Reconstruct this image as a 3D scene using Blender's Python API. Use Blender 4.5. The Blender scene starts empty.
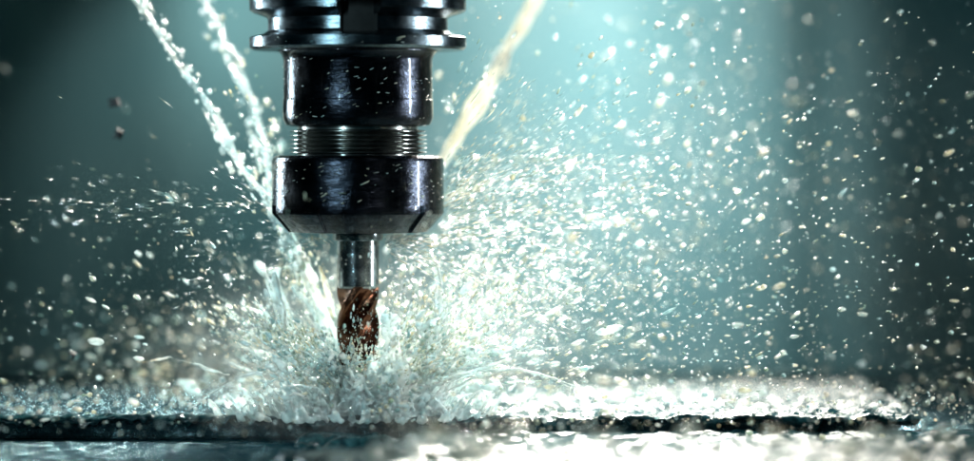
import bpy, math, random
import numpy as np
from mathutils import Vector, Matrix, noise
rng=np.random.default_rng(7); random.seed(7)
scene=bpy.context.scene; col=scene.collection
def X(u): return (u-487)/100.0
def Z(v): return (415-v)/100.0
CAMZ=2.65; CAMD=32.0
AX=X(358)
# ---------------------------------------------------------------- materials
def newmat(name):
    m=bpy.data.materials.new(name); m.use_nodes=True; nt=m.node_tree
    for n in list(nt.nodes): nt.nodes.remove(n)
    o=nt.nodes.new('ShaderNodeOutputMaterial'); return m,nt,o
def N(nt,t,**kw):
    n=nt.nodes.new(t)
    for k,v in kw.items():
        if k in n.inputs: n.inputs[k].default_value=v
        else: setattr(n,k,v)
    return n
def ramp(nt,fac,stops):
    r=nt.nodes.new('ShaderNodeValToRGB'); e=r.color_ramp.elements
    while len(e)<len(stops): e.new(0.5)
    for i,(p,c) in enumerate(stops):
        e[i].position=p; e[i].color=(*c,1) if len(c)==3 else c
    nt.links.new(fac,r.inputs[0]); return r.outputs[0]
def metal(name,c1,c2,r1,r2,scale=(6,6,30),bump=0.08,metallic=1.0,coat=0.0):
    m,nt,o=newmat(name); L=nt.links
    p=N(nt,'ShaderNodeBsdfPrincipled'); p.inputs['Metallic'].default_value=metallic
    p.inputs['Coat Weight'].default_value=coat; p.inputs['Coat Roughness'].default_value=0.05
    tc=N(nt,'ShaderNodeTexCoord'); mp=N(nt,'ShaderNodeMapping'); mp.inputs['Scale'].default_value=scale
    L.new(tc.outputs['Object'],mp.inputs[0])
    n=N(nt,'ShaderNodeTexNoise',Scale=1.0,Detail=6.0,Roughness=0.65); L.new(mp.outputs[0],n.inputs[0])
    n2=N(nt,'ShaderNodeTexNoise',Scale=3.5,Detail=4.0); L.new(tc.outputs['Object'],n2.inputs[0])
    L.new(ramp(nt,n.outputs[0],[(0.3,c1),(0.7,c2)]),p.inputs['Base Color'])
    L.new(ramp(nt,n2.outputs[0],[(0.35,(r1,)*3),(0.65,(r2,)*3)]),p.inputs['Roughness'])
    b=N(nt,'ShaderNodeBump',Strength=bump,Distance=0.02); L.new(n.outputs[0],b.inputs['Height']); L.new(b.outputs[0],p.inputs['Normal'])
    L.new(p.outputs[0],o.inputs[0]); return m
M_black=metal('black_oxide_steel',(0.006,0.008,0.012),(0.036,0.040,0.054),0.10,0.24,scale=(9,9,18),coat=0.32,bump=0.33)
M_flange=metal('ground_steel',(0.035,0.05,0.065),(0.20,0.25,0.28),0.12,0.26,bump=0.2)
M_thread=metal('thread_steel',(0.20,0.23,0.23),(0.58,0.58,0.55),0.14,0.22,scale=(4,4,4),bump=0.03)
M_shank=metal('polished_steel',(0.06,0.08,0.10),(0.42,0.45,0.45),0.08,0.22,scale=(5,5,9),bump=0.2)
M_flute=metal('copper_coating',(0.018,0.009,0.008),(0.20,0.085,0.048),0.14,0.28,scale=(10,10,10),bump=0.45)
M_slot=metal('slot_shade',(0.002,0.003,0.003),(0.006,0.007,0.008),0.7,0.9,metallic=0.0)  # matte black darkens the flange slot: recess shade put into the colour
M_chip=metal('burnt_chip',(0.015,0.015,0.018),(0.03,0.03,0.03),0.5,0.7,metallic=0.0)
def water(name,milky=0.7,cream=0.5,rough=0.12,scale=1.3,tr=0.5,vary=0.0,cc=(0.98,0.86,0.60),c0=(0.74,0.94,0.95)):
    m,nt,o=newmat(name); L=nt.links
    g=N(nt,'ShaderNodeNewGeometry')
    n=N(nt,'ShaderNodeTexNoise',Scale=scale,Detail=3.0,Roughness=0.7); L.new(g.outputs['Position'],n.inputs[0])
    c=ramp(nt,n.outputs[0],[(0.38,c0),(0.50+0.2*(1-cream),(0.95,0.96,0.90)),(0.64+0.1*(1-cream),cc)])
    if vary>0:
        nv=N(nt,'ShaderNodeTexNoise',Scale=8.0,Detail=1.0); L.new(g.outputs['Position'],nv.inputs[0])
        vr=ramp(nt,nv.outputs[0],[(0.36,(1-vary,1-vary*0.72,1-vary*0.70)),(0.62,(1,1,1))])
        mx=N(nt,'ShaderNodeMixRGB',blend_type='MULTIPLY'); mx.inputs[0].default_value=1; L.new(c,mx.inputs[1]); L.new(vr,mx.inputs[2]); c=mx.outputs[0]
    d=N(nt,'ShaderNodeBsdfDiffuse'); t=N(nt,'ShaderNodeBsdfTranslucent')
    L.new(c,d.inputs[0]); L.new(c,t.inputs[0])
    m1=N(nt,'ShaderNodeMixShader'); m1.inputs[0].default_value=tr; L.new(d.outputs[0],m1.inputs[1]); L.new(t.outputs[0],m1.inputs[2])
    gl=N(nt,'ShaderNodeBsdfGlass',IOR=1.33,Roughness=rough); gl.inputs['Color'].default_value=(0.97,1,1,1)
    m2=N(nt,'ShaderNodeMixShader'); L.new(gl.outputs[0],m2.inputs[1]); L.new(m1.outputs[0],m2.inputs[2])
    n3=N(nt,'ShaderNodeTexNoise',Scale=7.0,Detail=2.0); L.new(g.outputs['Position'],n3.inputs[0])
    L.new(ramp(nt,n3.outputs[0],[(0.35,(max(0,milky-0.35),)*3),(0.65,(min(1,milky+0.25),)*3)]),m2.inputs[0])
    gs=N(nt,'ShaderNodeBsdfGlossy',Roughness=0.10); fr=N(nt,'ShaderNodeFresnel',IOR=1.45)
    m3=N(nt,'ShaderNodeMixShader'); L.new(fr.outputs[0],m3.inputs[0]); L.new(m2.outputs[0],m3.inputs[1]); L.new(gs.outputs[0],m3.inputs[2])
    L.new(m3.outputs[0],o.inputs[0]); return m
M_drop=water('coolant_drop',0.75,1.2,scale=2.5,vary=0.5)
M_spray=water('coolant_spray',1.1,1.2,scale=2.5,vary=0.7)
M_splash=water('coolant_froth',0.78,0.3,0.03,2.2,0.5,0.10)
M_glare=water('glare_lumps',1.0,1.2,0.1,3.0,0.5,0.6,cc=(0.95,0.92,0.66))  # pale cream standing in for glare off the wet metal
M_jet=water('coolant_jet_clear',0.58,0.1,0.05,2.0,0.45)
M_jetw=water('coolant_jet_milky',1.4,1.0,0.1,1.3,0.5,cc=(0.99,0.93,0.72),c0=(0.98,0.94,0.79))
# ---------------------------------------------------------------- mesh helpers
def mesh_np(name,V,F):
    me=bpy.data.meshes.new(name); V=np.asarray(V,np.float32); F=np.asarray(F,np.int32); k=F.shape[1]
    me.vertices.add(len(V)); me.vertices.foreach_set('co',V.ravel())
    me.loops.add(F.size); me.loops.foreach_set('vertex_index',F.ravel())
    me.polygons.add(len(F)); me.polygons.foreach_set('loop_start',np.arange(0,F.size,k,dtype=np.int32))
    me.polygons.foreach_set('loop_total',np.full(len(F),k,np.int32))
    me.update(calc_edges=True); me.validate(); return me
def smooth(me,ang=None):
    me.polygons.foreach_set('use_smooth',np.ones(len(me.polygons),bool))
    if ang: me.set_sharp_from_angle(angle=math.radians(ang))
    me.update()
def obj(name,me,mat=None,parent=None,loc=(0,0,0),**pr):
    o=bpy.data.objects.new(name,me); col.objects.link(o); o.location=loc
    if mat and me is not None: me.materials.clear(); me.materials.append(mat)
    if parent: o.parent=parent
    for k,v in pr.items(): o[k]=v
    return o
def lathe(name,prof,segs=160,rf=None,cap=True):
    prof=np.array(prof,float); n=len(prof); th=np.linspace(0,2*np.pi,segs,endpoint=False)
    V=[]
    for i,(r,z) in enumerate(prof):
        rr=np.full(segs,r) if rf is None else rf(th,r,z)
        V.append(np.stack([rr*np.cos(th),rr*np.sin(th),np.full(segs,z)],1))
    V=np.concatenate(V); i=np.arange(n-1)[:,None]*segs; j=np.arange(segs)[None]; j2=(j+1)%segs
    F=np.stack([i+j,i+j2,i+segs+j2,i+segs+j],-1).reshape(-1,4)
    return mesh_np(name,V,F)
# ---------------------------------------------------------------- tool holder
holder=obj('tool_holder',None,loc=(AX,0,Z(232)),label='dark steel collet tool holder wet with coolant',category='tool holder')
zb=Z(232)
def P(lst): return [(r,Z(v)-zb) for r,v in lst]
def key(th,r,z):
    w=np.abs(((th+math.pi/2-0.05+math.pi)%(2*math.pi))-math.pi)
    w2=np.abs(((th-math.pi/2+math.pi)%(2*math.pi))-math.pi)
    return np.where((w<0.20)|(w2<0.20),np.minimum(r,0.85),r) if z>Z(34)-zb and z<Z(4)-zb else np.full_like(th,r)
fl=lathe('flange',P([(0.01,51),(0.74,51),(0.98,50.5),(1.05,50),(1.083,47.5),(1.085,38),(1.07,37),(1.06,36.7),(0.94,34.1),(0.93,33.2),(0.90,31),(0.90,19),(0.93,17),(1.05,13),(1.082,10.5),(1.085,4.2),(1.085,3.8),(1.085,-22),(1.05,-25),(0.5,-26),(0.01,-26)]),200,key)
smooth(fl,28); obj('flange',fl,M_flange,holder); fl.materials.append(M_slot)
for p_ in fl.polygons:
    c=p_.center; r=math.hypot(c.x,c.y)
    if 0.8<r<0.895 and c.z>Z(35)-zb and c.z<Z(0)-zb: p_.material_index=1
bd=lathe('holder_body',P([(0.01,127),(0.60,127),(0.66,126.6),(0.72,125),(0.735,122),(0.752,118),(0.752,100),(0.745,99),(0.745,60),(0.752,58),(0.77,54),(0.80,51.4),(0.80,51),(0.01,51)]),160)
smooth(bd,30); obj('holder_body',bd,M_black,holder)
tp=[(0.55,126.8),(0.60,127.2)]; v=129.3
for q in range(6):
    tp+= [(0.600,v),(0.675,v+1.3),(0.688,v+1.8),(0.688,v+2.1),(0.675,v+2.6),(0.602,v+3.9)]; v+=4.2
tp+=[(0.60,156)]
th_=lathe('threaded_collar',P(tp),160); smooth(th_,25); obj('threaded_collar',th_,M_thread,holder)
def scal(th,r,z):
    a=np.abs(((th+0.30)%(math.pi/3))-math.pi/6)
    if z<Z(205)-zb and r>0.62: return np.where(a<0.15,r-0.035,r)
    return np.full_like(th,r)
nprof=P([(0.30,228),(0.30,232),(0.60,232.3),(0.69,232),(0.70,231.4),(0.856,213.5),(0.86,212.2),(0.86,205.1),(0.86,204.9),(0.86,161),(0.85,158),(0.82,155.5),(0.6,155)])
nt_=lathe('collet_nut',nprof,320,scal)
smooth(nt_,18); obj('collet_nut',nt_,M_black,holder)
cl=lathe('collet',P([(0.2,240),(0.245,240.4),(0.252,239),(0.252,233),(0.30,231),(0.30,229)]),96); smooth(cl,30); obj('collet',cl,M_shank,holder)
# end mill
mill=obj('end_mill',None,loc=(AX,0,0.02),label='copper coated end mill cutting into the wet workpiece',category='milling cutter')
sh=lathe('shank',[(0.02,Z(288)),(0.2,Z(288)),(0.2125,Z(286)),(0.2125,Z(238)),(0.02,Z(238))],96); smooth(sh,30); obj('shank',sh,M_shank,mill,loc=(0,0,-0.02))
zt=Z(285.5); rows=150; seg=144
V=[];th=np.linspace(0,2*np.pi,seg,endpoint=False)
for k in range(rows):
    z=-0.03+(zt+0.02)*k/(rows-1); tw=z*2*math.pi/1.75
    a=((th-tw)%(math.pi/2))/(math.pi/2)
    r=np.where(a<0.24,0.211,np.where(a<0.30,0.211-(a-0.24)*0.4,0.187-0.115*np.sin((a-0.30)/0.70*math.pi)**0.7))
    fade=min(1,max(0,(zt-z)/0.28)); r=0.2120+(r-0.2120)*fade**0.8
    V.append(np.stack([r*np.cos(th),r*np.sin(th),np.full(seg,z)],1))
V=np.concatenate(V); i=np.arange(rows-1)[:,None]*seg; j=np.arange(seg)[None]; j2=(j+1)%seg
F=np.stack([i+j,i+j2,i+seg+j2,i+seg+j],-1).reshape(-1,4)
fm=mesh_np('flutes',V,F); smooth(fm,35); obj('flutes',fm,M_flute,mill)
# ---------------------------------------------------------------- droplets template
def ico(sub):
    import bmesh
    bm=bmesh.new(); bmesh.ops.create_icosphere(bm,subdivisions=sub,radius=1)
    V=np.array([v.co[:] for v in bm.verts]); F=np.array([[v.index for v in f.verts] for f in bm.faces]); bm.free(); return V,F
IV,IF=ico(1); IV2,IF2=ico(2)
OV=np.array([[1,0,0],[-1,0,0],[0,1,0],[0,-1,0],[0,0,1],[0,0,-1]],float); OF=np.array([[0,2,4],[2,1,4],[1,3,4],[3,0,4],[2,0,5],[1,2,5],[3,1,5],[0,3,5]])
def frames(D):
    D=D/np.linalg.norm(D,axis=1,keepdims=True); up=np.where(np.abs(D[:,2:3])>0.9,np.array([[1.,0,0]]),np.array([[0,0,1.]]))
    A=np.cross(up,D); A/=np.linalg.norm(A,axis=1,keepdims=True); B=np.cross(D,A); return A,B,D
def manyVF(Pn,S,E,D,TV,TF,wob=0.16):
    A,B,C=frames(D); n=len(Pn); k=len(TV)
    T=np.repeat(TV[None],n,0)*(1+rng.normal(0,wob,(n,k,1)).clip(-.45,.6))
    V=Pn[:,None]+S[:,None,None]*(T[...,0:1]*A[:,None]+T[...,1:2]*B[:,None]+T[...,2:3]*C[:,None]*E[:,None,None])
    F=TF[None]+np.arange(n)[:,None,None]*k
    return V.reshape(-1,3),F.reshape(-1,3)
def many(name,*a,**k):
    V,F=manyVF(*a,**k); me=mesh_np(name,V,F); smooth(me); return me
def cling():
    P_=[];D_=[]
    for (r,v0,v1,c) in [(0.752,58,120,80),(0.863,162,202,90),(1.085,39,47,14),(1.085,-5,3,8)]:
        t=rng.uniform(math.pi,2*math.pi,c); z=Z(rng.uniform(v0,v1,c))-zb
        P_.append(np.stack([r*np.cos(t),r*np.sin(t),z],1)); D_.append(np.stack([-np.sin(t),np.cos(t),rng.normal(0.3,0.25,c)],1))
    P_=np.concatenate(P_);D_=np.concatenate(D_); n=len(P_)
    return many('clinging_droplets',P_,rng.lognormal(math.log(0.0036),0.35,n).clip(0.0025,0.007),rng.uniform(1.5,8,n),D_,IV2,IF2,wob=0.08)
obj('clinging_droplets',cling(),M_drop,holder,kind='stuff')
# ---------------------------------------------------------------- spray
IMP=np.array([AX,0,0.15])
wr=np.random.default_rng(99); WK=wr.normal(0,1,(40,3)); WP=wr.uniform(0,6.28,40)
def wn(p,f):
    a=p@(WK.T*f)+WP; return np.sin(a).sum(1)/math.sqrt(20)
Ps=[];Ss=[];Es=[];Ds=[]
def add(P_,S,E,D): Ps.append(P_);Ss.append(S);Es.append(E);Ds.append(D)
def size(n,med=0.011,sg=0.55,lo=0.003,hi=0.026): return rng.lognormal(math.log(med),sg,n).clip(lo,hi)
def dome(n,scale,elmin,elmax,med,sx=1,zo=0.15,stretch=(1,2.2),hi=0.028,thr=0.0):
    az=rng.uniform(0,2*np.pi,n); el=np.radians(rng.uniform(elmin,elmax,n)); r=rng.gamma(2.0,scale,n)+0.2
    d=np.stack([np.cos(el)*np.cos(az),np.cos(el)*np.sin(az),np.sin(el)],1)
    w=wn(d,3.2)+0.7*wn(d*r[:,None],2.6); keep=w>thr-0.8*np.exp(-r/0.35)
    p=np.array([AX,0,zo])+d*r[:,None]; p[:,0]=AX+(p[:,0]-AX)*np.where(p[:,0]>AX,1.3*sx,1.3)
    p[:,2]-=0.05*r**2*np.cos(el); D=d+rng.normal(0,0.15,(n,3)); k=(p[:,2]>0.01)&(p[:,1]>-5)&keep
    add(p[k],size(n,med,hi=hi)[k],rng.uniform(*stretch,n)[k],D[k])
dome(22000,0.46,0,60,0.0046,stretch=(1,3.6),thr=0.25)
dome(22000,0.85,2,54,0.0044,1.25,stretch=(1,5),hi=0.016,thr=0.25)
dome(3000,0.42,-5,46,0.0105,stretch=(1,2.4))
n=11500; x=-0.6+6.6*rng.beta(1.1,1.5,n); y=rng.uniform(-3.5,7,n); z=0.05+4.8*rng.beta(1.15,2.1,n)
p=np.stack([x,y,z],1); D=p-IMP+rng.normal(0,0.6,(n,3)); D[:,2]-=0.5; k=wn(p,1.1)>-0.5; add(p[k],size(n,0.0064,0.6)[k],rng.uniform(1,2.8,n)[k],D[k])
n=3800; x=X(-60)+rng.beta(2.4,1.0,n)*3.7; y=rng.uniform(-3,4,n); z=0.05+2.1*rng.beta(1.0,3.0,n)
p=np.stack([x,y,z],1); D=p-IMP+rng.normal(0,0.6,(n,3)); k=wn(p,1.3)>-0.2; add(p[k],size(n,0.0086,0.55)[k],rng.uniform(1,2.4,n)[k],D[k])
n=3000; x=rng.uniform(-5.6,5.6,n); y=rng.uniform(-2.5,4,n); z=0.01+rng.exponential(0.2,n)
p=np.stack([x,y,z],1); D=rng.normal(0,1,(n,3)); k=(x>-2.6)|(rng.uniform(0,1,n)<0.6); add(p[k],size(n,0.0075,0.5)[k],rng.uniform(1,1.8,n)[k],D[k])
n=80; x=np.concatenate([rng.uniform(-1.1,4.6,50),rng.normal(-0.45,0.35,30)]); y=rng.uniform(-7,-4.3,n); z=CAMZ-(CAMZ+rng.uniform(0.14,0.5,n))*(CAMD+y)/CAMD
p=np.stack([x,y,z],1); add(p,size(n,0.046,0.3,hi=0.08),rng.uniform(1,1.3,n),rng.normal(0,1,(n,3)))
for (a0,a1,zc,cnt,R) in [(-6,7,Z(206),120,3.8),(20,60,Z(260),1000,2.2),(5,40,Z(250),1100,3.0),(-25,5,Z(240),500,2.0)]:
    for side in ((-1,) if a0==-6 else (1,1,-1)):
        n=cnt if side==1 else int(cnt*(1 if a0==-6 else 0.22)); el=np.radians(rng.uniform(a0,a1,n)) if side==1 or a0!=-6 else np.radians(rng.choice([-3.0,0.2,1.2],n)+rng.normal(0,0.4,n))
        r=0.35+rng.uniform(0,1,n)**1.1*R; az=rng.uniform(-0.5,0.5,n)
        d=np.stack([side*np.cos(el)*np.cos(az),np.cos(el)*np.sin(az),np.sin(el)],1); p=np.array([AX,0,zc])+d*r[:,None]
        add(p,size(n,0.0036,0.3,0.0025,0.007),rng.uniform(4,16,n),d+rng.normal(0,0.03,(n,3)))
def shed(a,b,n,y0,w):
    t=rng.uniform(0,1,n)[:,None]; p=np.array([X(a[0]),y0,Z(a[1])])*(1-t)+np.array([X(b[0]),y0,Z(b[1])])*t+rng.normal(0,w,(n,3))
    add(p,size(n,0.009,0.5),rng.uniform(1,2.5,n),np.array([[X(b[0])-X(a[0]),0,Z(b[1])-Z(a[1])]])+rng.normal(0,0.5,(n,3)))
shed((130,-5),(250,170),140,0.6,0.05); shed((200,-5),(270,150),240,1.2,0.07); shed((230,80),(310,300),700,0.3,0.12)
Pn=np.concatenate(Ps);S=np.concatenate(Ss);E=np.concatenate(Es);D=np.concatenate(Ds)
rr=np.hypot(Pn[:,0]-AX,Pn[:,1]); U=rng.uniform(0,1,len(Pn))
inside=((rr<0.9)&(Pn[:,2]>Z(234)))|((rr<1.12)&(Pn[:,2]>Z(52)))|(rr<0.22)|((Pn[:,2]<0.0)&(Pn[:,1]>-4))
dist=Pn[:,1]+CAMD
ax_=AX*dist/CAMD
front=(np.abs(Pn[:,0]-ax_)<0.28)&(Pn[:,1]<0)&(Pn[:,2]>0.74)&(U<0.72)
nutfront=(np.abs(Pn[:,0]-ax_)<0.95)&(Pn[:,1]<0)&(Pn[:,2]>1.8)&(U<0.85)
calm=((Pn[:,0]<AX-0.9)&(Pn[:,2]>1.1)&(U<0.72))|((Pn[:,0]<AX-1.0)&(Pn[:,2]>2.3)&(U<0.85))|((Pn[:,2]>2.6)&(Pn[:,0]<1.6)&(Pn[:,0]>AX)&(U<0.6))
calm&=~((np.abs(Pn[:,2]-Z(206))<0.3)&(E>6))
k=~(inside|front|nutfront|calm); Pn,S,E,D,dist=Pn[k],S[k],E[k],D[k],dist[k]
px=Pn[:,0]/dist*CAMD; pz=CAMZ+(Pn[:,2]-CAMZ)/dist*CAMD
inf=(np.abs(px)<4.8)&(pz<4.05)&(pz>-0.42)&(Pn[:,1]<3)&(np.hypot(Pn[:,0]-AX,Pn[:,2]-0.3)>1.2); app=np.where(inf,S*E**0.5/dist,0)
big=np.argsort(-app)[:300]; mask=np.ones(len(Pn),bool); mask[big]=False
big_sm=mask&(S*CAMD/dist<0.0065)
Va,Fa=manyVF(Pn[big_sm],S[big_sm],E[big_sm],D[big_sm],OV,OF,wob=0.15); bl=mask&~big_sm
Vb,Fb=manyVF(Pn[bl],S[bl],E[bl],D[bl],IV,IF,wob=0.2)
sm_=mesh_np('coolant_spray',np.concatenate([Va,Vb]),np.concatenate([Fa,Fb+len(Va)])); smooth(sm_)
print('drops',len(Pn))
obj('coolant_spray',sm_,M_spray,kind='stuff',label='fine milky coolant spray flying off the cutter',category='spray')
variants=[]
for vi in range(12):
    Vv,Ff=ico(3); off=Vector((vi*3.1,1.7,0)); out=[]
    for q in Vv:
        nv=noise.noise(Vector(q)*1.1+off); nw=noise.noise(Vector(q)*2.3+off)
        f=1+0.34*nv+0.10*nw; taper=1-0.25*q[2]*(vi%3)/2
        out.append((q[0]*f*taper,q[1]*f*taper,q[2]*f))
    me=mesh_np('water_droplet',out,Ff); smooth(me); me.materials.append(M_drop); variants.append(me)
A_,B_,C_=frames(D[big])
for q,idx in enumerate(big):
    o=bpy.data.objects.new('coolant_droplet',variants[q%12]); col.objects.link(o)
    s=float(S[idx]); M=Matrix(((A_[q][0],B_[q][0],C_[q][0]),(A_[q][1],B_[q][1],C_[q][1]),(A_[q][2],B_[q][2],C_[q][2])))
    o.matrix_world=Matrix.Translation(Pn[idx].tolist())@M.to_4x4()@Matrix.Diagonal((s,s,s*float(E[idx]),1))
    o['label']='milky coolant droplet flung through the air'; o['category']='droplet'; o['group']='coolant droplets flying off the cutter'
# ---------------------------------------------------------------- organic water via voxel remesh
def tube(Pc,R,seg=7):
    Pc=np.array(Pc);n=len(Pc);T=np.gradient(Pc,axis=0); A,B,_=frames(T+1e-6); th=np.linspace(0,2*np.pi,seg,endpoint=False)
    V=Pc[:,None]+R[:,None,None]*(np.cos(th)[None,:,None]*A[:,None]+np.sin(th)[None,:,None]*B[:,None]); V=V.reshape(-1,3)
    F=[]
    for i in range(n-1):
        for j in range(seg):
            a=i*seg+j;b=i*seg+(j+1)%seg; F+= [(a,b,b+seg),(a,b+seg,a+seg)]
    for i in range(1,seg-1): F.append((0,i+1,i)); F.append(((n-1)*seg,(n-1)*seg+i,(n-1)*seg+i+1))
    return V,np.array(F)
class Acc:
    def __init__(s): s.V=[];s.F=[];s.n=0
    def add(s,V,F): s.V.append(V);s.F.append(F+s.n);s.n+=len(V)
    def blobs(s,P_,S_,E_,D_):
        A,B,C=frames(D_); T=IV2[None]
        V=P_[:,None]+S_[:,None,None]*(T[...,0:1]*A[:,None]+T[...,1:2]*B[:,None]+T[...,2:3]*C[:,None]*E_[:,None,None])
        F=IF2[None]+np.arange(len(P_))[:,None,None]*len(IV2); s.add(V.reshape(-1,3),F.reshape(-1,3))
    def bake(s,name,vox,mat,disp=0.0,its=2,**pr):
        me=mesh_np(name+'_src',np.concatenate(s.V),np.concatenate(s.F)); o=bpy.data.objects.new('tmp',me); col.objects.link(o)
        m=o.modifiers.new('r','REMESH'); m.mode='VOXEL'; m.voxel_size=vox
        sm=o.modifiers.new('s','SMOOTH'); sm.factor=0.5; sm.iterations=its
        if disp:
            tx=bpy.data.textures.new('ripples','CLOUDS'); tx.noise_scale=0.09; tx.noise_depth=2
            d=o.modifiers.new('d','DISPLACE'); d.texture=tx; d.strength=disp; d.mid_level=0.5; d.texture_coords='LOCAL'
        dg=bpy.context.evaluated_depsgraph_get(); out=bpy.data.meshes.new_from_object(o.evaluated_get(dg)); out.name=name
        bpy.data.objects.remove(o); smooth(out); print(name,len(out.polygons)); return obj(name,out,mat,**pr)
def wig(t,seed,amp):
    r=np.random.default_rng(seed); o=np.zeros((len(t),3))
    for f in (2,5,11,23): o+=amp/(f**0.6)*np.sin(t[:,None]*f*r.uniform(.8,1.3,(1,3))*2+r.uniform(0,6.3,(1,3)))
    return o
def jet(name,pts,y0,y1,w,strands,mat,gap,seed,label,blobs=60,thick=0.45):
    acc=Acc(); s=np.linspace(0,1,len(pts)); t=np.linspace(0,1,160)
    ys=y0+(y1-y0)*s; kk=(CAMD+ys)/CAMD
    pts=np.array([[X(u)*k,0,CAMZ+(Z(v)-CAMZ)*k] for (u,v),k in zip(pts,kk)])
    C=np.stack([np.interp(t,s,pts[:,0]),y0+(y1-y0)*t,np.interp(t,s,pts[:,2])],1)
    r_=np.random.default_rng(seed)
    for k in range(strands):
        Pc=C+wig(t,seed*10+k,w*0.7); mod=wig(t*3,seed*77+k,1.0)[:,0]
        R=w*thick*(0.70+0.5*mod).clip(0.0,1.6)
        on=R>gap*w; st=None
        if k==0: R=R.clip(0.017,1); on[:]=True
        for i in range(161):
            f=i<160 and on[i]
            if f and st is None: st=i
            if not f and st is not None:
                if i-st>4:
                    q=np.linspace(0,math.pi,i-st); acc.add(*tube(Pc[st:i],R[st:i]*np.sin(q).clip(1.0 if k==0 else 0.12,1)**0.5))
                st=None
    n=blobs; i=r_.integers(0,160,n); acc.blobs(C[i]+r_.normal(0,w*0.7,(n,3)),r_.uniform(0.1,0.4,n)*w,r_.uniform(1,2.2,n),np.repeat((C[-1]-C[0])[None],n,0)+r_.normal(0,.5,(n,3)))
    return acc.bake(name,0.009,mat,0.008,label=label,category='coolant jet',group='coolant jets aimed at the cutter')
jet('coolant_jet',[(128,-20),(165,35),(205,100),(240,165),(270,205),(290,240),(318,320)],0.6,0.1,0.08,5,M_jet,0.15,3,'clear ropey coolant jet breaking up in the air',120,0.28)
jet('coolant_jet',[(196,-20),(225,50),(250,110),(263,160),(280,220),(300,270),(335,350)],1.8,0.5,0.085,4,M_jet,0.18,4,'broken clear coolant jet shedding drops',140,0.26)
jet('coolant_jet',[(552,-40),(535,0),(514,40),(490,82),(445,157),(415,210)],3.0,1.2,0.08,9,M_jetw,0.0,5,'milky cream coolant jet, solid and smooth',10,0.50)
# splash around cutter
acc=Acc(); r_=np.random.default_rng(21)
for k in range(760):
    az=r_.uniform(0,2*np.pi); el=math.radians(r_.uniform(2,68)); L=r_.gamma(2.2,0.46)+0.2
    d=np.array([math.cos(el)*math.cos(az)*1.5,math.cos(el)*math.sin(az),math.sin(el)*0.95])
    if wn(d[None],3.2)[0]<-0.2: continue
    t=np.linspace(0,1,26); st=np.array([AX+r_.normal(0,0.36)+0.02,r_.normal(0,0.28),0.03+abs(r_.normal(0,0.12))])
    Pc=st+d*(t*L)[:,None]; Pc[:,2]-=0.33*(t*L)**2*math.cos(el); Pc+=wig(t,900+k,0.04)
    w=r_.uniform(0.014,0.042); R=w*(1-0.7*t)*(0.7+0.55*np.sin(t*r_.uniform(8,26)+r_.uniform(0,6)))
    a,b=(0 if r_.random()<0.35 else int(r_.integers(2,12))),int(r_.integers(15,26))
    ok=np.hypot(Pc[:,0]-AX,Pc[:,1])>0.27
    ok&=~((np.abs(Pc[:,0]-AX)<0.25)&(Pc[:,1]<0)&(Pc[:,2]>0.78))
    seg_=[i for i in range(a,b) if ok[i] and Pc[i,2]>-0.02]
    if len(seg_)>5 and seg_[-1]-seg_[0]==len(seg_)-1:
        Pk=Pc[seg_];Rk=R[seg_]*np.sin(np.linspace(0.2,math.pi-0.1,len(seg_)))**0.5; acc.add(*tube(Pk,Rk.clip(0.008,1)))
n=3200; az=r_.uniform(0,2*np.pi,n); rad=r_.gamma(2,0.34,n)+0.24; el=np.radians(r_.uniform(0,56,n))
dd=np.stack([np.cos(el)*np.cos(az)*1.7,np.cos(el)*np.sin(az),np.sin(el)*0.9],1); p=np.array([AX,0,0.02])+dd*rad[:,None]
keep=(np.hypot(p[:,0]-AX,p[:,1])>0.26)&~((np.abs(p[:,0]-AX)<0.25)&(p[:,1]<0)&(p[:,2]>0.72))&(p[:,2]<1.8)&(wn(dd,3.2)+0.6*wn(dd*rad[:,None],2.2)>0.0-1.4*np.exp(-rad/0.35))
p=p[keep]; n=len(p); acc.blobs(p,(r_.lognormal(math.log(0.015),0.5,n)*(1+0.6*np.exp(-rad[keep]/0.4))).clip(0.010,0.045),r_.uniform(1.4,3.6,n),p-IMP+r_.normal(0,0.3,(n,3)))
for k in range(230):
    az=r_.uniform(0,2*np.pi); rad=min(1.0,0.24+r_.gamma(1.6,0.22)); c=np.array([AX+0.02+math.cos(az)*rad*1.5,math.sin(az)*rad*0.8,0.0])
    if math.hypot(c[0]-AX,c[1])<0.26: continue
    wd=r_.uniform(0.06,0.22); h=r_.uniform(0.15,0.75)*math.exp(-rad*0.8); m_=190
    u=r_.uniform(-1,1,m_); vv=r_.uniform(0,1,m_)*(1-0.7*np.abs(u)); vv*=0.6+0.4*np.sin(u*9+k)
    tang=np.array([-math.sin(az),math.cos(az),0]); outw=np.array([math.cos(az),math.sin(az),0])
    Q=c+tang*(u*wd)[:,None]+outw*(0.8*h*vv**1.4)[:,None]+np.array([0,0,1.])*(h*vv)[:,None]+wig(u,5000+k,0.022)
    kq=(wn(Q+k,8)>-0.35)&(np.hypot(Q[:,0]-AX,Q[:,1])>0.25); Q=Q[kq]
    acc.blobs(Q,np.full(len(Q),0.021)*r_.uniform(0.8,1.2,len(Q)),np.full(len(Q),0.5),np.repeat((outw+np.array([0,0,-0.7]))[None],len(Q),0)+r_.normal(0,0.08,(len(Q),3)))
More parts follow.
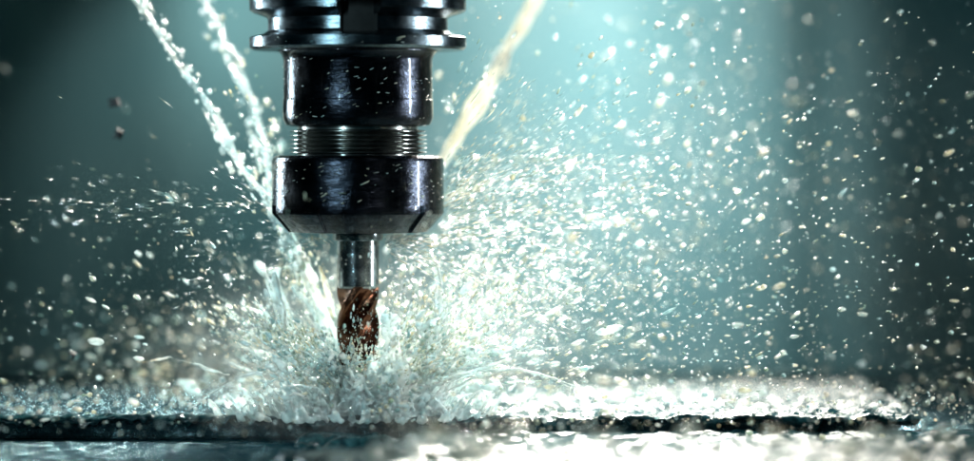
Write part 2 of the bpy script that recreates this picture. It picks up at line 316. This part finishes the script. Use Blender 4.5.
def sheet(fn,nu,nv,thr,rad,seed,holef=5.0):
    us,vs=np.meshgrid(np.linspace(0,1,nu),np.linspace(0,1,nv)); us=us.ravel();vs=vs.ravel()
    Q=fn(us,vs); e=1e-3; du=fn(us+e,vs)-Q; dv=fn(us,vs+e)-Q; nm=np.cross(du,dv)+1e-9
    Q=Q+0.06*wn(Q+seed,3.0)[:,None]*nm/np.linalg.norm(nm,axis=1,keepdims=True)
    edge=4*us*(1-us); fing=np.stack([us*9,np.zeros_like(us),vs*1.2+seed],1)
    w=0.9*wn(Q+seed,holef)+0.9*wn(fing,1.5)-thr-1.6*vs**2+0.8*(edge-0.6)
    k=(w>0)&(Q[:,2]>0)&(np.hypot(Q[:,0]-AX,Q[:,1])>0.25)&~((np.abs(Q[:,0]-AX)<0.26)&(Q[:,1]<0)&(Q[:,2]>0.78)); m_=k.sum()
    acc.blobs(Q[k],np.full(m_,rad)*r_.uniform(0.8,1.2,m_),np.full(m_,0.45),nm[k])
def crown(a0,a1,el0,el1,r0,r1,cx=0.0):
    def f(u,v):
        a=np.radians(a0+(a1-a0)*u); r=r0+(r1-r0)*v; el=np.radians(el0+(el1-el0)*v)
        return np.stack([AX+cx+r*np.cos(el)*np.cos(a)*1.2,r*np.cos(el)*np.sin(a),r*np.sin(el)],1)
    return f
sheet(crown(-80,10,25,52,0.25,1.3),70,55,-0.1,0.026,1.3,6)
sheet(crown(-30,70,30,66,0.25,1.7,0.05),80,70,-0.2,0.026,4.1,6)
sheet(crown(130,210,40,64,0.3,1.6,-0.05),70,60,-0.3,0.026,9.4,6)
def diag(u,v):
    w=(u-0.5)*(0.22+0.25*v); return np.stack([X(262)+(X(345)-X(262))*v**1.0+w,0.15+0.25*np.sin(u*3)-0.2*v,Z(175)+(Z(360)-Z(175))*v+w*0.25],1)
sheet(lambda u,v: diag(u,1-v),45,110,-0.2,0.026,2.2,7.0)
acc.bake('coolant_splash',0.0120,M_splash,0.010,4,kind='stuff',label='white frothy coolant splash bursting around the cutter',category='splash')
# cream lumps added as the bright glare on the wet plate and table
acc=Acc()
n=3600; x=0.3+3.7*r_.beta(1.5,1.4,n); y=r_.uniform(0.2,4.0,n); p=np.stack([x,y,np.abs(r_.normal(0,0.016,n))],1)
k=(wn(p*np.array([1,1,0]),3.2)>0.45-0.4*np.exp(-((x-2.2)/1.2)**2)); p=p[k]; n=len(p)
acc.blobs(p,r_.lognormal(math.log(0.020),0.45,n).clip(0.012,0.06),r_.uniform(0.35,0.9,n),np.array([[0,0,1.]])+r_.normal(0,0.2,(n,3)))
n=350; x=-0.9+5.6*r_.beta(1.1,1.1,n); y=r_.uniform(-4.2,-0.9,n); p=np.stack([x,y,-0.12+np.abs(r_.normal(0,0.02,n))],1)
k=(wn(p*np.array([1,1,0]),2.2)>0.2); p=p[k]; n=len(p)
acc.blobs(p,r_.lognormal(math.log(0.016),0.45,n).clip(0.012,0.04),r_.uniform(0.35,0.9,n),np.array([[0,0,1.]])+r_.normal(0,0.2,(n,3)))
acc.bake('glare_lumps',0.014,M_glare,0.01,2,kind='stuff',label='broken cream lumps added for the glare on the wet plate',category='glare stand-in')
# fine mist (participating medium)
def mist(MR,loc,dens,pwr,label,seed,lo=0.38):
    Vv,Ff=ico(3); mm=mesh_np('coolant_mist',Vv*np.array(MR),Ff)
    m,nt,o_=newmat('coolant_mist'); L=nt.links; tc=N(nt,'ShaderNodeTexCoord')
    mp=N(nt,'ShaderNodeMapping'); mp.inputs['Scale'].default_value=tuple(1/q for q in MR); L.new(tc.outputs['Object'],mp.inputs[0])
    ln=N(nt,'ShaderNodeVectorMath',operation='LENGTH'); L.new(mp.outputs[0],ln.inputs[0])
    fo=N(nt,'ShaderNodeMapRange'); fo.inputs['From Min'].default_value=1.0; fo.inputs['From Max'].default_value=0.0; L.new(ln.outputs['Value'],fo.inputs['Value'])
    pw=N(nt,'ShaderNodeMath',operation='POWER'); pw.inputs[1].default_value=pwr; L.new(fo.outputs[0],pw.inputs[0])
    ns=N(nt,'ShaderNodeTexNoise',Scale=2.0+seed,Detail=5.0,Roughness=0.65); L.new(tc.outputs['Object'],ns.inputs[0])
    nr=N(nt,'ShaderNodeMapRange'); nr.inputs['From Min'].default_value=lo; nr.inputs['From Max'].default_value=0.66; L.new(ns.outputs[0],nr.inputs['Value'])
    mu=N(nt,'ShaderNodeMath',operation='MULTIPLY'); L.new(pw.outputs[0],mu.inputs[0]); L.new(nr.outputs[0],mu.inputs[1])
    m2=N(nt,'ShaderNodeMath',operation='MULTIPLY'); m2.inputs[1].default_value=dens; L.new(mu.outputs[0],m2.inputs[0])
    vs_=N(nt,'ShaderNodeVolumeScatter'); vs_.inputs['Color'].default_value=(0.92,1,0.98,1); vs_.inputs['Anisotropy'].default_value=0.3; L.new(m2.outputs[0],vs_.inputs['Density']); L.new(vs_.outputs[0],o_.inputs['Volume'])
    obj('coolant_mist',mm,m,loc=loc,kind='stuff',label=label,category='mist')
mist((3.0,0.95,1.5),(AX+0.1,1.5,0.4),0.5,1.8,'thin white coolant mist around the cutter',0)
mist((1.7,0.42,0.55),(AX+0.0,-0.75,0.15),1.8,1.2,'low white mist rolling over the splash foot',1.5,0.42)
# ---------------------------------------------------------------- metal chips
def chip(u,v,y,s,label,seed):
    r=np.random.default_rng(seed); t=np.linspace(0,1,22); k=(CAMD+y)/CAMD
    cx,cz=X(u)*k,CAMZ+(Z(v)-CAMZ)*k
    a=t*5.0; W=0.5
    V=[];
    for i in range(22):
        R=0.5+0.5*t[i]; c=np.array([R*math.cos(a[i]),t[i]*0.8-0.4,R*math.sin(a[i])])
        for w,dn in ((-1,0),(1,0),(1,.12),(-1,.12)):
            ww=W*math.sin(math.pi*(0.12+0.8*t[i])); q=c*np.array([1-dn,1,1-dn]); V.append(q+np.array([0,w*ww,0.1*w]))
    F=[]
    for i in range(21):
        for j in range(4): a0=i*4+j;b0=i*4+(j+1)%4; F.append((a0,b0,b0+4,a0+4))
    F.append((3,2,1,0)); F.append((84,85,86,87))
    me=mesh_np('metal_chip',np.array(V)*s,F); smooth(me,40); o=obj('metal_chip',me,M_chip,loc=(cx,y,cz),label=label,category='metal chip',group='metal chips thrown by the cutter')
    o.rotation_euler=tuple(r.uniform(0,3,3))
chip(113,103,-2.0,0.08,'dark curled metal chip tumbling in the air',1)
chip(118,135,-1.8,0.07,'dark curled metal chip tumbling in the air',2)
chip(72,356,-1.6,0.055,'dark curled metal chip just above the workpiece',3)
# ---------------------------------------------------------------- workpiece, table, wall
def boxmesh(name,x0,x1,y0,y1,z0,z1,bev=0.02):
    import bmesh
    bm=bmesh.new(); bmesh.ops.create_cube(bm,size=1)
    for v in bm.verts: v.co=((x0+x1)/2+v.co.x*(x1-x0),(y0+y1)/2+v.co.y*(y1-y0),(z0+z1)/2+v.co.z*(z1-z0))
    bmesh.ops.bevel(bm,geom=bm.edges[:],offset=bev,segments=2,affect='EDGES'); me=bpy.data.meshes.new(name); bm.to_mesh(me); bm.free(); return me
def wet(name,c1,c2,rough,bs,bd,sc,metallic=0.5,coat=1.0,spec=0.5,cr=0.06):
    m,nt,o=newmat(name); L=nt.links; p=N(nt,'ShaderNodeBsdfPrincipled'); tc=N(nt,'ShaderNodeTexCoord')
    n=N(nt,'ShaderNodeTexNoise',Scale=sc,Detail=5.0,Roughness=0.6); L.new(tc.outputs['Object'],n.inputs[0])
    L.new(ramp(nt,n.outputs[0],[(0.35,c1),(0.68,c2)]),p.inputs['Base Color']); p.inputs['Roughness'].default_value=rough
    p.inputs['Specular IOR Level'].default_value=spec
    p.inputs['Metallic'].default_value=metallic; p.inputs['Coat Weight'].default_value=coat; p.inputs['Coat Roughness'].default_value=cr
    b=N(nt,'ShaderNodeBump',Strength=bs,Distance=bd); L.new(n.outputs[0],b.inputs['Height']); L.new(b.outputs[0],p.inputs['Normal']); L.new(b.outputs[0],p.inputs['Coat Normal'])
    L.new(p.outputs[0],o.inputs[0]); return m
def dullwet(name,c1,c2,sc):
    m,nt,o=newmat(name); L=nt.links; tc=N(nt,'ShaderNodeTexCoord')
    n=N(nt,'ShaderNodeTexNoise',Scale=sc,Detail=6.0,Roughness=0.65); L.new(tc.outputs['Object'],n.inputs[0])
    d=N(nt,'ShaderNodeBsdfDiffuse'); L.new(ramp(nt,n.outputs[0],[(0.35,c1),(0.68,c2)]),d.inputs[0])
    g=N(nt,'ShaderNodeBsdfGlossy',Roughness=0.08); g.inputs['Color'].default_value=(0.6,0.88,0.95,1); b=N(nt,'ShaderNodeBump',Strength=1.0,Distance=0.12); L.new(n.outputs[0],b.inputs['Height']); L.new(b.outputs[0],g.inputs['Normal'])
    x_=N(nt,'ShaderNodeMixShader'); L.new(ramp(nt,n.outputs[0],[(0.50,(0.02,)*3),(0.62,(0.45,)*3)]),x_.inputs[0]); L.new(d.outputs[0],x_.inputs[1]); L.new(g.outputs[0],x_.inputs[2])
    L.new(x_.outputs[0],o.inputs[0]); return m
M_work=dullwet('wet_dark_steel',(0.003,0.008,0.011),(0.012,0.032,0.038),7.0)
M_table=dullwet('wet_table_steel',(0.003,0.012,0.018),(0.008,0.032,0.040),5.0)
wp=boxmesh('workpiece',-7.5,X(915),-0.5,4.1,-0.19,0.0,0.02)
obj('workpiece',wp,M_work,label='flat dark steel workpiece plate flooded with coolant',category='workpiece')
mt=boxmesh('machine_table',-14,14,-8,9,-0.9,-0.2,0.03)
obj('machine_table',mt,M_table,label='wide steel machine table covered in coolant',category='machine table')
def hgt(a,b,sc,seed):
    q=Vector((a*sc,b*sc,seed)); return noise.noise(q)+0.45*noise.noise(q*2.3)+0.2*noise.noise(q*5.1)
def film(name,x0,x1,y0,y1,z,nx,ny,amp,sc,seed,skirt=False,dry=None):
    xs=np.linspace(x0,x1,nx);ys=np.linspace(y0,y1,ny);V=[];rows=ny
    def dr(a,b):
        if dry is None: return 0
        t=(dry-a+1.6*noise.noise(Vector((a*1.0,b*1.0,4)))+0.8*noise.noise(Vector((a*4,b*4,8))))/0.5
        return -0.13*min(1,max(0,t))
    if skirt:
        for sidx in range(8,0,-1):
            for a in xs:
                L=0.02+0.13*max(0,noise.noise(Vector((a*2.1,5,seed)))+0.6*noise.noise(Vector((a*11,2,seed)))+0.25)
                f=sidx/8
                V.append((a,y0-0.045-0.05*math.sin(f*3.1)-0.04*hgt(a,f,6,3),z+amp*(hgt(a,y0,sc,seed)+0.5)*(1-f)-L*f))
        rows+=8
    for q,b in enumerate(ys):
        fz=0 if (skirt and q<6) else 1
        for a in xs: V.append((a,b,z+dr(a,b)*fz+amp*(hgt(a,b,sc,seed)+0.5)))
    i=np.arange(rows-1)[:,None]*nx; j=np.arange(nx-1)[None]; F=np.stack([i+j,i+j+1,i+nx+j+1,i+nx+j],-1).reshape(-1,4)
    me=mesh_np(name,V,F); smooth(me); return me
M_film=wet('coolant_film',(0.003,0.012,0.016),(0.015,0.055,0.062),0.06,0.7,0.014,11.0,0.0,0.0,0.25)
obj('coolant_film',film('coolant_film',-7.4,X(915)-0.03,-0.47,4.07,0.012,800,230,0.036,5.5,1.0,True,-1.6),M_film,kind='structure')
obj('coolant_film',film('coolant_film',-9,9,-7.5,-0.60,-0.13,560,200,0.036,4.5,9.0,False,-0.9),M_film,kind='structure')
xs=np.linspace(-22,22,240); V=[];
for z in (-3,14):
    for a in xs: V.append((a,14+0.25*math.sin(a*0.9)+0.12*math.sin(a*2.1+1)+0.45*math.exp(-((a-4.9)/0.55)**2),z))
nx=len(xs); F=[(k,k+1,k+1+nx,k+nx) for k in range(nx-1)]
wm=mesh_np('enclosure_wall',V,F); smooth(wm)
m,nt,o_=newmat('painted_enclosure'); p=N(nt,'ShaderNodeBsdfPrincipled'); tc=N(nt,'ShaderNodeTexCoord'); n_=N(nt,'ShaderNodeTexNoise',Scale=0.35,Detail=3.0)
nt.links.new(tc.outputs['Object'],n_.inputs[0]); nt.links.new(ramp(nt,n_.outputs[0],[(0.3,(0.11,0.26,0.28)),(0.7,(0.205,0.35,0.36))]),p.inputs['Base Color']); p.inputs['Roughness'].default_value=0.7
nt.links.new(p.outputs[0],o_.inputs[0])
obj('enclosure_wall',wm,m,label='teal painted sheet metal enclosure wall of the machine',category='wall')
# ---------------------------------------------------------------- lights
def area(name,loc,tgt,sx,sy,P_,c,spread=180):
    l=bpy.data.lights.new(name,'AREA'); l.shape='RECTANGLE'; l.size=sx; l.size_y=sy; l.energy=P_; l.color=c; l.spread=math.radians(spread)
    o=bpy.data.objects.new(name,l); col.objects.link(o); o.location=loc
    o.rotation_euler=(Vector(tgt)-Vector(loc)).to_track_quat('-Z','Y').to_euler(); return o
def spot(name,loc,tgt,ang,P_,c,r=0.5,blend=1):
    l=bpy.data.lights.new(name,'SPOT'); l.spot_size=math.radians(ang); l.spot_blend=blend; l.energy=P_; l.color=c; l.shadow_soft_size=r
    o=bpy.data.objects.new(name,l); col.objects.link(o); o.location=loc
    o.rotation_euler=(Vector(tgt)-Vector(loc)).to_track_quat('-Z','Y').to_euler(); return o
area('back_light',(0.9,7.5,7.6),(-0.4,0,0.5),2.5,2,1850,(1,0.95,0.85),70)
area('glare_light',(4.0,12.3,6.2),(3.2,1,0),3.6,0.8,75,(1,0.97,0.86),70)
area('side_light',(8.0,-0.5,3.2),(AX,0,1.8),0.45,4.5,220,(0.86,0.97,1.0),70)
area('rim_light',(-8.0,4,3.6),(AX,0,1.8),0.6,4.0,230,(0.75,0.95,1),70)
area('fill_light',(-7,-12,5.5),(AX,0,2.2),0.4,5,60,(0.6,0.92,1),40)
spot('front_light',(4.0,-11,6.5),(-1.1,0,-0.15),19,6200,(0.97,1,0.98),0.5)
area('wall_light',(1.6,10.6,6.9),(1.4,14,4.0),2.2,0.8,160,(0.97,1,0.97),98)
area('wall_light',(-3.7,11.8,6.5),(-3.7,14,3.4),0.7,0.8,36,(0.84,1,0.98),82)
area('wall_light',(2.2,8.0,7.5),(1.8,14,0.8),1.8,1.0,80,(0.92,1,0.99),50)
w=bpy.data.worlds.new('World'); scene.world=w; w.use_nodes=True
w.node_tree.nodes['Background'].inputs[0].default_value=(0.03,0.21,0.29,1); w.node_tree.nodes['Background'].inputs[1].default_value=0.04
cam=bpy.data.cameras.new('camera'); co=bpy.data.objects.new('camera',cam); col.objects.link(co); co.location=(0,-CAMD,CAMZ); co.rotation_euler=(math.pi/2,0,0)
cam.sensor_width=36; cam.lens=36*CAMD/9.74; cam.shift_y=-0.805/9.74; cam.clip_end=200; cam.dof.use_dof=True; cam.dof.focus_distance=CAMD-0.5; cam.dof.aperture_fstop=cam.lens/1000/1.2
scene.camera=co
scene.view_settings.view_transform='Standard'; scene.view_settings.look='None'; scene.view_settings.exposure=0
